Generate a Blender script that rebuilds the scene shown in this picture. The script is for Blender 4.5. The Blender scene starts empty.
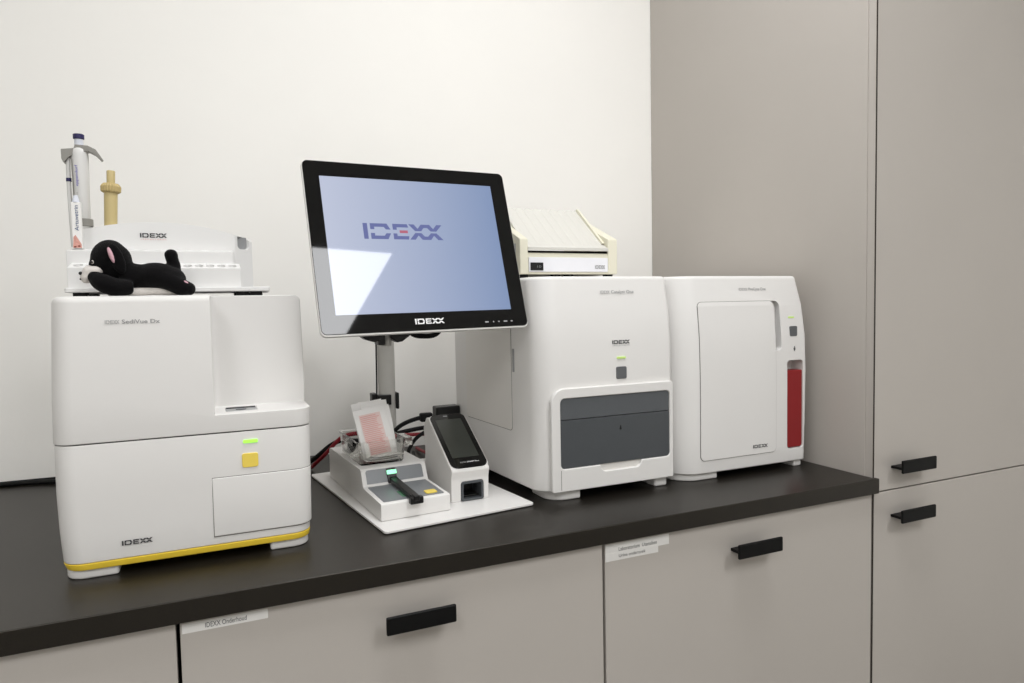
import bpy, bmesh, math, random
from mathutils import Vector, Matrix, Euler
from mathutils.geometry import tessellate_polygon
random.seed(7)
sc = bpy.context.scene
COL = sc.collection
PI = math.pi
V = Vector

# ------------------------------------------------------------------ materials
def lin(c):
    return tuple(((x/255)/12.92 if x/255 <= .04045 else ((x/255+.055)/1.055)**2.4) for x in c) + (1,)

def mat(name, col, rough=.5, spec=.5, metal=0, noise=0, nscale=60, bump=0, bscale=400, coat=0, emit=None, estr=0, trans=0, ior=1.45, alpha=1, sheen=0):
    m = bpy.data.materials.new(name); m.use_nodes = True
    nt = m.node_tree; b = nt.nodes['Principled BSDF']
    c = lin(col)
    b.inputs['Base Color'].default_value = c
    b.inputs['Roughness'].default_value = rough
    b.inputs['Specular IOR Level'].default_value = spec
    b.inputs['Metallic'].default_value = metal
    b.inputs['Coat Weight'].default_value = coat
    b.inputs['Coat Roughness'].default_value = .04
    b.inputs['Transmission Weight'].default_value = trans
    b.inputs['IOR'].default_value = ior
    b.inputs['Alpha'].default_value = alpha
    b.inputs['Sheen Weight'].default_value = sheen
    tc = nt.nodes.new('ShaderNodeTexCoord')
    if noise:
        n = nt.nodes.new('ShaderNodeTexNoise'); n.inputs['Scale'].default_value = nscale; n.inputs['Detail'].default_value = 4
        r = nt.nodes.new('ShaderNodeValToRGB')
        r.color_ramp.elements[0].position = .3; r.color_ramp.elements[1].position = .7
        r.color_ramp.elements[0].color = tuple(x*(1-noise) for x in c[:3])+(1,)
        r.color_ramp.elements[1].color = tuple(min(1, x*(1+noise)) for x in c[:3])+(1,)
        nt.links.new(tc.outputs['Object'], n.inputs['Vector']); nt.links.new(n.outputs['Fac'], r.inputs['Fac'])
        nt.links.new(r.outputs['Color'], b.inputs['Base Color'])
    if bump:
        n2 = nt.nodes.new('ShaderNodeTexNoise'); n2.inputs['Scale'].default_value = bscale; n2.inputs['Detail'].default_value = 3
        bp = nt.nodes.new('ShaderNodeBump'); bp.inputs['Strength'].default_value = bump; bp.inputs['Distance'].default_value = .001
        nt.links.new(tc.outputs['Object'], n2.inputs['Vector']); nt.links.new(n2.outputs['Fac'], bp.inputs['Height'])
        nt.links.new(bp.outputs['Normal'], b.inputs['Normal'])
    if emit:
        b.inputs['Emission Color'].default_value = lin(emit); b.inputs['Emission Strength'].default_value = estr
    return m

M = {}
M['wall'] = mat('painted_wall', (247, 245, 240), .75, .2, bump=.25, bscale=55, noise=.012, nscale=3)
M['ceil'] = mat('ceiling_paint', (236, 235, 231), .9, .1, bump=.1, bscale=120)
M['floor'] = mat('floor_vinyl', (104, 100, 95), .5, .3, noise=.1, nscale=30)
M['lam'] = mat('greige_laminate', (185, 179, 172), .42, .32, bump=.12, bscale=900, noise=.012, nscale=5)
M['lamdark'] = mat('cabinet_interior', (26, 24, 22), .8, .1, noise=.05)
M['edge'] = mat('dark_edge_joint', (60, 55, 50), .7, .2, noise=.05)
M['white'] = mat('white_plastic', (225, 223, 220), .38, .4, bump=.06, bscale=1500, noise=.006, nscale=8)
M['white2'] = mat('white_plastic_side', (226, 223, 218), .45, .35, bump=.06, bscale=1500, noise=.006, nscale=8)
M['rack'] = mat('rack_white', (228, 227, 225), .35, .4, noise=.005, nscale=8)
M['seam'] = mat('seam_shadow_gap', (62, 60, 58), .8, .1, noise=.05)
M['gapline'] = mat('panel_gap', (120, 116, 112), .8, .1, noise=.05)
M['yellow'] = mat('yellow_plastic', (228, 196, 62), .4, .4, noise=.02)
M['yellowb'] = mat('yellow_button', (232, 206, 92), .35, .4, noise=.02, emit=(230, 200, 80), estr=.08)
M['led'] = mat('green_led', (170, 230, 90), .4, .4, noise=.01, emit=(140, 235, 70), estr=1.0)
M['ledpale'] = mat('pale_green_led', (190, 215, 130), .4, .4, noise=.01, emit=(190, 225, 110), estr=.25)
M['ledmint'] = mat('mint_led', (150, 235, 190), .4, .4, noise=.01, emit=(150, 240, 190), estr=1.2)
M['darkgrey'] = mat('dark_grey_plastic', (74, 77, 80), .4, .4, noise=.02)
M['darkgrey2'] = mat('dark_grey_plastic_lid', (86, 89, 92), .38, .4, noise=.02)
M['btn'] = mat('button_grey', (96, 98, 100), .3, .5, noise=.02)
M['grey'] = mat('mid_grey_plastic', (150, 151, 152), .3, .5, noise=.02)
M['gloss_grey'] = mat('glossy_grey_panel', (124, 127, 130), .30, .4, noise=.01)
M['black'] = mat('black_plastic', (18, 18, 18), .35, .4, noise=.05)
M['blackm'] = mat('black_matt_metal', (12, 12, 12), .5, .22, noise=.05, bump=.05)
M['rubber'] = mat('black_rubber', (14, 14, 14), .65, .3, noise=.05)
M['bezel'] = mat('black_glass_bezel', (7, 7, 8), .03, .5, noise=.02)
M['silver'] = mat('silver_trim', (222, 221, 217), .35, .5, metal=.0, noise=.01)
M['post'] = mat('grey_post', (196, 194, 188), .4, .4, noise=.01)
M['red'] = mat('red_cartridge', (138, 34, 36), .4, .4, noise=.04, nscale=20)
M['redcable'] = mat('red_cable', (128, 22, 32), .45, .4, noise=.04)
M['ivory'] = mat('ivory_plastic', (223, 219, 200), .45, .35, noise=.01)
M['ivory2'] = mat('ivory_platform', (208, 206, 199), .45, .35, noise=.006)
M['panelwhite'] = mat('white_face_panel', (228, 228, 232), .35, .4, noise=.01)
M['tan'] = mat('tan_plastic', (196, 178, 128), .45, .35, noise=.03, nscale=20)
M['tandark'] = mat('tan_knurl', (188, 168, 118), .5, .3, noise=.05)
M['greige_hook'] = mat('pipette_grey', (142, 140, 134), .4, .4, noise=.02)
M['pip'] = mat('pipette_body', (216, 215, 212), .35, .4, noise=.01)
M['piptop'] = mat('pipette_push_rod', (214, 217, 226), .25, .5, noise=.01)
M['navy'] = mat('navy_cap', (44, 40, 84), .4, .4, noise=.03)
M['paper'] = mat('white_paper', (240, 238, 235), .8, .2, noise=.01, nscale=12)
M['stick'] = mat('sticker_paper', (226, 224, 220), .7, .2, noise=.01)
M['ink'] = mat('dark_ink', (62, 62, 64), .6, .3, noise=.01)
M['inkgrey'] = mat('grey_ink', (150, 150, 150), .6, .3, noise=.01)
M['inklight'] = mat('light_grey_ink', (176, 175, 174), .6, .3, noise=.01)
M['inkred'] = mat('red_ink', (226, 166, 160), .6, .3, noise=.02)
M['inkpink'] = mat('pink_ink', (235, 211, 206), .7, .3, noise=.03)
M['inkblue'] = mat('blue_ink', (60, 84, 128), .6, .3, noise=.01)
M['inkpurple'] = mat('purple_ink', (86, 74, 170), .6, .3, noise=.01)
M['inkwhite'] = mat('white_ink', (232, 232, 232), .5, .3, noise=.01)
M['skinart'] = mat('pink_artwork', (216, 160, 148), .7, .3, noise=.15, nscale=300)
M['brownart'] = mat('brown_artwork', (120, 60, 48), .7, .3, noise=.2, nscale=300)
M['plush'] = mat('black_plush', (13, 12, 13), .95, .1, bump=.9, bscale=1300, noise=.3, nscale=300, sheen=.06)
M['plushw'] = mat('white_plush', (220, 214, 208), .95, .1, bump=.9, bscale=1300, noise=.05, nscale=300)
M['plushp'] = mat('pink_plush', (214, 172, 182), .9, .1, bump=.6, bscale=1300, noise=.05)
M['eye'] = mat('toy_eye', (30, 26, 20), .1, .6, noise=.05)
M['eyegold'] = mat('toy_eye_ring', (170, 160, 130), .2, .5, noise=.02)
M['screenoff'] = mat('reader_display', (52, 54, 50), .12, .5, noise=.03, nscale=30, emit=(60, 64, 58), estr=.12)
M['clear'] = mat('clear_acrylic', (238, 238, 236), .04, .5, trans=1, ior=1.16)
M['lampframe'] = mat('lamp_frame', (225, 225, 225), .4, .4, noise=.01)
M['hole'] = mat('hole_shade_plastic', (205, 204, 202), .5, .3, noise=.01)

def counter_mat():
    m = mat('speckled_dark_worktop', (40, 37, 33), .38, .6, bump=.12, bscale=900)
    nt = m.node_tree; b = nt.nodes['Principled BSDF']
    b.inputs['Specular Tint'].default_value = (1, .92, .83, 1)
    tc = nt.nodes.new('ShaderNodeTexCoord')
    n = nt.nodes.new('ShaderNodeTexNoise'); n.inputs['Scale'].default_value = 700; n.inputs['Detail'].default_value = 6
    r = nt.nodes.new('ShaderNodeValToRGB')
    r.color_ramp.elements[0].position = .38; r.color_ramp.elements[0].color = lin((16, 14, 11))
    r.color_ramp.elements[1].position = .68; r.color_ramp.elements[1].color = lin((28, 25, 20))
    nt.links.new(tc.outputs['Object'], n.inputs['Vector']); nt.links.new(n.outputs['Fac'], r.inputs['Fac']); nt.links.new(r.outputs['Color'], b.inputs['Base Color'])
    return m
M['counter'] = counter_mat()

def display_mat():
    # pale blue start-up picture; reflection and viewing-angle wash painted in as a lighter left
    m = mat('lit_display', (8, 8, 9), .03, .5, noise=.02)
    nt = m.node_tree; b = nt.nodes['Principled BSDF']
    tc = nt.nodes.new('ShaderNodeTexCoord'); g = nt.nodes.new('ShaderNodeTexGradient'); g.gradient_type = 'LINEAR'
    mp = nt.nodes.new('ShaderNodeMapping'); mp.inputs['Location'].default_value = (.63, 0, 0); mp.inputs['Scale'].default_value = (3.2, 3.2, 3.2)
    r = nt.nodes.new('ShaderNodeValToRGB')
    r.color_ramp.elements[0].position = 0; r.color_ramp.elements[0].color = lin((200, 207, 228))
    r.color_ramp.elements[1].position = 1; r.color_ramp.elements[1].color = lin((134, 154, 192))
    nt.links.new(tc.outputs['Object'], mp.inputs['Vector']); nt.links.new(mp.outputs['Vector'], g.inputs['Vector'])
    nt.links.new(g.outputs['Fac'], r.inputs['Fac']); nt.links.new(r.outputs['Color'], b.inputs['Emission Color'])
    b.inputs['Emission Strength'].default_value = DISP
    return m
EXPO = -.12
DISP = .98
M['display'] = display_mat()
M['dispink'] = mat('display_logo_blue', (10, 10, 12), .03, .5, emit=(110, 118, 170), estr=DISP, noise=.02)
M['dispred'] = mat('display_logo_red', (10, 10, 12), .03, .5, emit=(190, 110, 130), estr=DISP, noise=.02)

# ------------------------------------------------------------------ mesh helpers
def finish(bm, name, m, parent=None, bevel=0, seg=3, world=True, angle=35):
    bmesh.ops.remove_doubles(bm, verts=bm.verts, dist=1e-6)
    bmesh.ops.recalc_face_normals(bm, faces=bm.faces)
    if parent is not None and world:
        mw = parent.matrix_basis.copy(); p = parent.parent
        while p: mw = p.matrix_basis @ mw; p = p.parent
        bm.transform(mw.inverted())
    th = math.radians(angle)
    for f in bm.faces: f.smooth = True
    for e in bm.edges:
        if len(e.link_faces) == 2:
            e.smooth = e.calc_face_angle(0) < th
        else: e.smooth = True
    me = bpy.data.meshes.new(name); bm.to_mesh(me); bm.free()
    me.materials.append(m)
    o = bpy.data.objects.new(name, me); COL.objects.link(o)
    if parent is not None: o.parent = parent
    if bevel:
        md = o.modifiers.new('bevel', 'BEVEL'); md.width = bevel; md.segments = seg; md.limit_method = 'ANGLE'; md.angle_limit = math.radians(38)
        md.harden_normals = True; md.use_clamp_overlap = True
    return o

def thing(name, label, cat, loc=(0, 0, 0), rz=0, group=None, rot=None):
    o = bpy.data.objects.new(name, None); COL.objects.link(o); o.empty_display_size = .03
    if rot is not None: o.matrix_basis = Matrix.Translation(loc) @ rot.to_4x4()
    else: o.matrix_basis = Matrix.Translation(loc) @ Matrix.Rotation(rz, 4, 'Z')
    o['label'] = label; o['category'] = cat
    if group: o['group'] = group
    return o
def tag(o, label, cat, group=None):
    o['label'] = label; o['category'] = cat
    if group: o['group'] = group
    return o
def struct(name, bm, m, **k):
    o = finish(bm, name, m, **k); o['kind'] = 'structure'; return o

def box(bm, x0, x1, y0, y1, z0, z1, mx=None):
    r = bmesh.ops.create_cube(bm, size=1)
    T = Matrix.Translation(((x0+x1)/2, (y0+y1)/2, (z0+z1)/2)) @ Matrix.Diagonal((x1-x0, y1-y0, z1-z0, 1))
    if mx is not None: T = mx @ T
    bmesh.ops.transform(bm, matrix=T, verts=r['verts']); return bm
def nb(*a, **k): return box(bmesh.new(), *a, **k)

def fillet(pts, radii, seg=6):
    out = []; n = len(pts)
    for i in range(n):
        p = V(pts[i]); a = (V(pts[i-1])-p); b = (V(pts[(i+1) % n])-p); r = radii[i] if hasattr(radii, '__len__') else radii
        a.normalize(); b.normalize()
        if r < 1e-5: out.append(tuple(p)); continue
        ang = a.angle(b); d = r/math.tan(ang/2); c = p+(a+b).normalized()*(r/math.sin(ang/2))
        s = p+a*d; e = p+b*d; va = s-c; vb = e-c
        t = va.angle(vb); cr = va.x*vb.y-va.y*vb.x; sg = 1 if cr > 0 else -1
        for k in range(seg+1):
            th = sg*t*k/seg
            out.append((c.x+va.x*math.cos(th)-va.y*math.sin(th), c.y+va.x*math.sin(th)+va.y*math.cos(th)))
    return out
def quad(c, r, seg=6): return fillet(c, r, seg)          # c: FL, FR, BR, BL

def loft(bm, secs):
    """secs: list of (z, outline) with equal counts"""
    rings = [[bm.verts.new((p[0], p[1], z)) for p in o] for z, o in secs]
    n = len(rings[0])
    for a, b in zip(rings[:-1], rings[1:]):
        for i in range(n):
            bm.faces.new((a[i], a[(i+1) % n], b[(i+1) % n], b[i]))
    bm.faces.new(list(reversed(rings[0]))); bm.faces.new(rings[-1]); return bm

SG = ((1, 1), (-1, 1), (-1, -1), (1, -1))
def inset(c, d): return [(p[0]+s[0]*d, p[1]+s[1]*d) for p, s in zip(c, SG)]
def body(bm, zc, r, rt=.006, rb=.002, seg=8, n=5):
    """zc: list of (z, corners) from bottom to top; r radii; rt / rb top and bottom edge rounding"""
    secs = []
    z0, c0 = zc[0]; z1, c1 = zc[-1]
    for k in range(n):
        t = k/n*PI/2; d = rb*(1-math.sin(t)); secs.append((z0+rb*(1-math.cos(t)), quad(inset(c0, d), [max(x-d, .0008) for x in r], seg)))
    for z, c in zc[:]:
        zz = min(max(z, z0+rb), z1-rt); secs.append((zz, quad(c, r, seg)))
    for k in range(1, n+1):
        t = k/n*PI/2; d = rt*(1-math.cos(t)); secs.append((z1-rt+rt*math.sin(t), quad(inset(c1, d), [max(x-d, .0008) for x in r], seg)))
    return loft(bm, secs)

def prism_y(bm, pts, y0, y1, mx=None):
    """pts in (x,z), extruded along y"""
    a = [bm.verts.new((p[0], y0, p[1])) for p in pts]; b = [bm.verts.new((p[0], y1, p[1])) for p in pts]; n = len(pts)
    for i in range(n): bm.faces.new((a[i], a[(i+1) % n], b[(i+1) % n], b[i]))
    bm.faces.new(list(reversed(a))); bm.faces.new(b)
    if mx is not None: bmesh.ops.transform(bm, matrix=mx, verts=a+b)
    return bm
def prism_x(bm, pts, x0, x1, x0b=None, x1b=None):
    """pts in (y,z), extruded along x"""
    a = [bm.verts.new((x0, p[0], p[1])) for p in pts]; b = [bm.verts.new((x1, p[0], p[1])) for p in pts]; n = len(pts)
    for i in range(n): bm.faces.new((a[i], a[(i+1) % n], b[(i+1) % n], b[i]))
    bm.faces.new(list(reversed(a))); bm.faces.new(b); return bm
def prism_z(bm, pts, z0, z1):
    return loft(bm, [(z0, pts), (z1, pts)])
def rrect(x0, x1, z0, z1, r, seg=5):
    return fillet([(x0, z0), (x1, z0), (x1, z1), (x0, z1)], r, seg)

def tube(bm, pts, r, n=10, sub=8, cap=True):
    P = [V(p) for p in pts]; path = []
    for i in range(len(P)-1):
        p0 = P[max(i-1, 0)]; p1 = P[i]; p2 = P[i+1]; p3 = P[min(i+2, len(P)-1)]
        for k in range(sub):
            t = k/sub
            path.append(.5*((2*p1)+(-p0+p2)*t+(2*p0-5*p1+4*p2-p3)*t*t+(-p0+3*p1-3*p2+p3)*t**3))
    path.append(P[-1])
    rings = []; up = None
    for i, p in enumerate(path):
        d = (path[min(i+1, len(path)-1)]-path[max(i-1, 0)]).normalized()
        if up is None: up = V((0, 0, 1)) if abs(d.z) < .9 else V((1, 0, 0))
        s = d.cross(up).normalized(); up = s.cross(d).normalized()
        rr_ = r if not callable(r) else r(i/(len(path)-1))
        rings.append([bm.verts.new(p+(s*math.cos(a)+up*math.sin(a))*rr_) for a in [2*PI*j/n for j in range(n)]])
    for a, b in zip(rings[:-1], rings[1:]):
        for j in range(n): bm.faces.new((a[j], a[(j+1) % n], b[(j+1) % n], b[j]))
    if cap: bm.faces.new(rings[0][::-1]); bm.faces.new(rings[-1])
    return bm

def lathe(bm, prof, c=(0, 0, 0), n=24, mx=None, sx=1, sy=1):
    rings = []
    for r, z in prof:
        rings.append([bm.verts.new((c[0]+r*sx*math.cos(2*PI*j/n), c[1]+r*sy*math.sin(2*PI*j/n), c[2]+z)) for j in range(n)])
    for a, b in zip(rings[:-1], rings[1:]):
        for j in range(n): bm.faces.new((a[j], a[(j+1) % n], b[(j+1) % n], b[j]))
    bm.faces.new(rings[0][::-1]); bm.faces.new(rings[-1])
    if mx is not None: bmesh.ops.transform(bm, matrix=mx, verts=[v for q in rings for v in q])
    return bm

def ball(bm, c, s, mx=None, seg=20):
    r = bmesh.ops.create_uvsphere(bm, u_segments=seg, v_segments=seg//2+2, radius=1)
    T = Matrix.Translation(c) @ (mx or Matrix.Identity(4)) @ Matrix.Diagonal((s[0], s[1], s[2], 1))
    bmesh.ops.transform(bm, matrix=T, verts=r['verts']); return bm

def cut(bm, cutters, op='DIFFERENCE'):
    """boolean: bm minus each cutter bmesh; returns a new bmesh"""
    bmesh.ops.recalc_face_normals(bm, faces=bm.faces)
    me = bpy.data.meshes.new('t'); bm.to_mesh(me); bm.free(); o = bpy.data.objects.new('t', me); COL.objects.link(o)
    cs = []
    for c in cutters:
        bmesh.ops.recalc_face_normals(c, faces=c.faces)
        m2 = bpy.data.meshes.new('c'); c.to_mesh(m2); c.free(); co = bpy.data.objects.new('c', m2); COL.objects.link(co); cs.append(co)
        md = o.modifiers.new('b', 'BOOLEAN'); md.operation = op; md.solver = 'EXACT'; md.object = co
    dg = bpy.context.evaluated_depsgraph_get(); dg.update()
    ev = bpy.data.meshes.new_from_object(o.evaluated_get(dg))
    out = bmesh.new(); out.from_mesh(ev)
    for x in cs+[o]:
        d = x.data; bpy.data.objects.remove(x); bpy.data.meshes.remove(d)
    bpy.data.meshes.remove(ev)
    return out

# ---- writing.  frame: origin + right vector + up vector (+ thickness along normal)
def frame(o, right, up, out):
    r = V(right).normalized(); u = V(up).normalized(); w = V(out).normalized()
    m = Matrix.Identity(4)
    for i in range(3): m[i][0] = r[i]; m[i][1] = u[i]; m[i][2] = w[i]; m[i][3] = o[i]
    return m
def FY(x, z, y, lean=0):     # a frame on a front face that looks to -y
    return frame((x, y-.0006, z), (1, 0, 0), (0, math.sin(lean), math.cos(lean)), (0, -math.cos(lean), math.sin(lean)))
_font = {}
def text_bm(bm, s, w, h, F, bold=0, align='LEFT'):
    """text fitted to width w and cap height h; lower-left corner at frame origin"""
    cu = bpy.data.curves.new('t', 'FONT'); cu.body = s; cu.size = 1; cu.offset = bold; cu.extrude = 0; cu.resolution_u = 3
    o = bpy.data.objects.new('t', cu); COL.objects.link(o)
    dg = bpy.context.evaluated_depsgraph_get(); dg.update()
    me = bpy.data.meshes.new_from_object(o.evaluated_get(dg))
    xs = [v.co.x for v in me.vertices]; x0, x1 = min(xs), max(xs)
    t = bmesh.new(); t.from_mesh(me); bpy.data.meshes.remove(me); bpy.data.objects.remove(o); bpy.data.curves.remove(cu)
    S = Matrix.Diagonal((w/(x1-x0), h/.70, 1, 1)) @ Matrix.Translation((-x0, 0, 0))
    t.transform(F @ S)
    tmp = bpy.data.meshes.new('t'); t.to_mesh(tmp); t.free(); bm.from_mesh(tmp); bpy.data.meshes.remove(tmp)
    return bm
LOGO = [
 [(0, 0), (.26, 0), (.26, 1), (0, 1)],
 # D upper and lower halves
 [(.42, .62), (.66, .62), (.66, .78), (1.22, .78), (1.34, .62), (1.62, .62), (1.42, 1), (.42, 1)],
 [(.42, .38), (.42, 0), (1.42, 0), (1.62, .38), (1.34, .38), (1.22, .22), (.66, .22), (.66, .38)],
 # E upper and lower halves
 [(1.76, .62), (2.0, .62), (2.0, .78), (2.72, .78), (2.66, 1), (1.76, 1)],
 [(1.76, .38), (1.76, 0), (2.66, 0), (2.72, .22), (2.0, .22), (2.0, .38)],
 # X X : upper zig-zag and lower zig-zag
 [(2.74, 1), (3.12, .56), (3.5, .56), (3.68, .78), (3.9, .78), (4.1, .56), (4.46, .56), (4.86, 1), (4.52, 1), (4.28, .72), (4.06, 1), (3.52, 1), (3.3, .72), (3.08, 1)],
 [(2.74, 0), (3.08, 0), (3.3, .28), (3.52, 0), (4.06, 0), (4.28, .28), (4.52, 0), (4.86, 0), (4.46, .44), (4.1, .44), (3.9, .22), (3.68, .22), (3.5, .44), (3.12, .44)],
]
LOGOBAR = [(2.16, .41), (2.66, .41), (2.66, .59), (2.16, .59)]
def logo_bm(bm, w, h, F, split=False, only_bar=False):
    # split: the large version with an open middle line and a separately coloured bar in the E
    P = [] if only_bar else list(LOGO)
    if only_bar: P.append(LOGOBAR)
    elif not split:
        P = [[(x, {.62: .53, .38: .47}.get(y, y)) for x, y in p] for p in P]
        P.append([(1.98, .41), (2.62, .41), (2.62, .59), (1.98, .59)])
    for poly in P:
        vs = [bm.verts.new(F @ V((x*w/4.86, y*h, 0))) for x, y in poly]
        for tri in tessellate_polygon([[V((x, y, 0)) for x, y in poly]]):
            bm.faces.new([vs[i] for i in tri])
    return bm
def decal(bm, name, m, parent, label=None, world=True):
    # thin printed or applied lettering (no volume of its own)
    o = finish(bm, name, m, parent, world=world)
    if label: o['label'] = label
    return o

# ------------------------------------------------------------------ camera
f, yaw, pit, rol = 682.95, .4181, -.0536, -.0195
C = V((-1.1424, -1.5960, .3409))
r = V((math.cos(yaw), -math.sin(yaw), 0)); fw = V((math.sin(yaw), math.cos(yaw), 0))*math.cos(pit)+V((0, 0, math.sin(pit)))
u = r.cross(fw)
r2 = r*math.cos(rol)+u*math.sin(rol); u2 = -r*math.sin(rol)+u*math.cos(rol)
cam = bpy.data.cameras.new('camera'); co = bpy.data.objects.new('camera', cam); COL.objects.link(co)
mw = Matrix.Identity(4)
for i in range(3): mw[i][0] = r2[i]; mw[i][1] = u2[i]; mw[i][2] = -fw[i]; mw[i][3] = C[i]
co.matrix_world = mw
cam.sensor_width = 36; cam.lens = f/1024*36; cam.clip_start = .05
sc.camera = co

# ------------------------------------------------------------------ room shell
XL, XR, YB, ZF, ZC = -3.4, 1.24, -4.4, -.88, 1.75
struct('floor', nb(XL-.1, XR+.1, YB-.1, .24, ZF-.1, ZF), M['floor'])
struct('ceiling', nb(XL-.1, XR+.1, YB-.1, .24, ZC, ZC+.1), M['ceil'])
# the back wall runs a touch off square to the worktop
struct('wall_back', prism_z(bmesh.new(), [(XR+.1, 0), (0, 0), (XL-.1, .12), (XL-.1, .24), (XR+.1, .24)], ZF, ZC), M['wall'])
struct('wall_front', nb(XL-.1, XR+.1, YB-.1, YB, ZF, ZC), M['wall'])
struct('wall_left', nb(XL-.1, XL, YB, .115, ZF, ZC), M['wall'])
struct('wall_right', nb(XR, XR+.1, YB, 0, ZF, ZC), M['wall'])

# ------------------------------------------------------------------ worktop
YD = -.7007       # door faces
YC = -.713        # worktop front
TH = .0286
pts = [(XL+.02, .115), (XL+.02, YC), (.0036, YC), (.0036, YD-.0018), (-.0022, YD-.0018), (-.0022, -.001)]
wt = finish(prism_z(bmesh.new(), pts, -TH, 0), 'worktop', M['counter'], bevel=.0016, seg=2)
tag(wt, 'long dark speckled worktop running under all the machines', 'worktop')

# ------------------------------------------------------------------ base cabinets and handles
def handle(parent, x, z, y, L=.0963, h=.0246, out=.0345):
    bm = nb(x-L/2, x+L/2, y-out, y-out+.005, z-h/2, z+h/2)
    o = finish(bm, 'handle', M['blackm'], parent, bevel=.0022)
    o['label'] = 'black rectangular bar handle'
    finish(nb(x-L/2+.012, x+L/2-.012, y-out+.004, y+.0002, z-.0092, z-.0040), 'mount', M['blackm'], o, bevel=.0008)
    return o
def cabinet(x0, x1, label, hx=None, stick=None, ztop=-TH-.0005):
    t = thing('base_cabinet', label, 'cabinet', ((x0+x1)/2, -.35, ZF), group=None)
    bm = bmesh.new()
    box(bm, x0+.0005, x1-.0005, -.68, -.003, ZF+.1, ztop)
    box(bm, x0+.0005, x1-.0005, -.64, -.05, ZF, ZF+.1)
    finish(bm, 'carcass', M['lamdark'], t)
    g = .0022
    for (za, zb) in ((-.440, ztop-.001), (ZF+.1, -.444)):
        d = finish(nb(x0+g, x1-g, YD, YD+.019, za, zb), 'drawer', M['lam'], t, bevel=.0012, seg=2)
        if hx is not None: handle(d, hx, zb-.0452 if zb > -.1 else zb-.0452, YD)
    return t
cabinet(-1.7875, -1.190, 'greige base cabinet cut off at the lower left corner, no handle in view', -1.489)
cabinet(-1.190, -.596, 'middle greige base cabinet below the touch monitor, single paper label at its top left', -.8977)
cabinet(-.596, .0003, 'greige base cabinet right before the tall cupboard, two overlapping paper labels at its top left', -.3087)

def sticker(name, x0, x1, z0, z1, label, lines, t=.0003, yy=YD):
    o = finish(nb(x0, x1, yy-t, yy-.00002, z0, z1), name, M['stick'], None)
    tag(o, label, 'label', None)
    for (s, tx, tw, tz, th) in lines:
        decal(text_bm(bmesh.new(), s, tw, th, FY(tx, tz, yy-t+.0003)), 'lettering', M['ink'], o, world=False)
    return o
sticker('drawer_label', -1.1855, -1.088, -.0465, -.0345, 'paper strip label on the middle base cabinet, lettered with eleven-letter and five-letter words', [('IDEXX Onderhoud', -1.160, .047, -.0434, .0062)])['label'] = 'paper strip label on the middle base cabinet drawer, one line of print'
sticker('drawer_label', -.5930, -.4728, -.0515, -.0345, 'longer rear paper label on the right base cabinet drawer, upper line', [('Laboratorium  Utensilien', -.5690, .0720, -.0472, .0062)])['label'] = 'longer paper label on the right base cabinet drawer, upper of the two, pasted behind'
sticker('drawer_label', -.5935, -.4942, -.0615, -.0489, 'x', [('Urine onderzoek', -.5690, .0500, -.0572, .0052)], yy=YD-.0003)['label'] = 'shorter paper label on the right base cabinet drawer, lower of the two, pasted in front'

# ------------------------------------------------------------------ tall cupboard at the right
t = thing('tall_cupboard', 'tall greige floor-to-ceiling cupboard right of the worktop with two handled doors', 'cupboard', (.3, -.35, ZF))
finish(nb(.0006, .6, -.6822, -.0012, ZF, ZC-.002), 'carcass', M['lam'], t, bevel=.0003)
dz = -.0305
for (za, zb, hz) in ((dz+.0014, ZC-.004, .0213), (ZF+.08, dz-.0014, -.0739)):
    d = finish(nb(.0022, .5975, YD, YD+.0186, za, zb), 'door', M['lam'], t, bevel=.0010, seg=2)
    finish(nb(.0013, .0034, YD-.0004, YD+.0012, za, zb), 'edge_joint', M['edge'], d)
    handle(d, .0865, hz, YD, h=.0250)

# ------------------------------------------------------------------ SediVue-like urine analyzer (left)
t = thing('urine_analyzer', 'largest white analyzer at the left with a yellow stripe round its base and yellow button', 'analyzer', (-1.165, -.39, 0))
XA, XB, YF, YK = -1.3275, -1.0125, -.592, -.19
def cs(x0, x1, y0, y1): return [(x0, y0), (x1, y0), (x1, y1), (x0, y1)]
R4 = [.026, .026, .02, .02]
bm = body(bmesh.new(), [(.0215, cs(XA+.003, XB-.0045, YF, YK)), (.06, cs(XA+.0005, XB-.003, YF, YK)), (.11, cs(XA-.0008, XB-.001, YF-.001, YK)), (.1736, cs(XA-.0005, XB, YF, YK))], R4, rt=.0012, rb=.002)
low = finish(bm, 'lower_housing', M['white'], t)
bm = body(bmesh.new(), [(.0125, cs(XA+.0055, XB-.0055, YF+.001, YK)), (.0212, cs(XA+.0030, XB-.0045, YF-.0006, YK))], R4, rt=.0008, rb=.0012)
finish(bm, 'base_stripe', M['yellow'], t)['label'] = 'yellow stripe'
bm = body(bmesh.new(), [(.02, cs(XA+.010, XB-.006, YF+.004, YK-.004)), (.185, cs(XA+.008, XB-.004, YF+.004, YK-.004))], R4, rt=.001, rb=.001)
finish(bm, 'seam', M['seam'], t)
up = body(bmesh.new(), [(.1752, cs(XA-.0015, XB+.0005, YF-.0005, YK)), (.23, cs(XA-.0005, XB+.002, YF, YK)), (.3625, cs(XA+.0035, XB-.0005, YF+.008, YK))], R4, rt=.009, rb=.0012)
ct = prism_z(bmesh.new(), fillet([(-1.139, -.66), (-.95, -.66), (-.95, -.5105), (-1.139, -.5105)], [.001, .001, .001, .010]), .1998, .45)
up = cut(up, [ct])
up = cut(up, [nb(-1.1245, -1.0830, -.5680, -.5250, .1975, .23)])
uh = finish(up, 'upper_housing', M['white'], t, bevel=.0022, seg=3)
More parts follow.
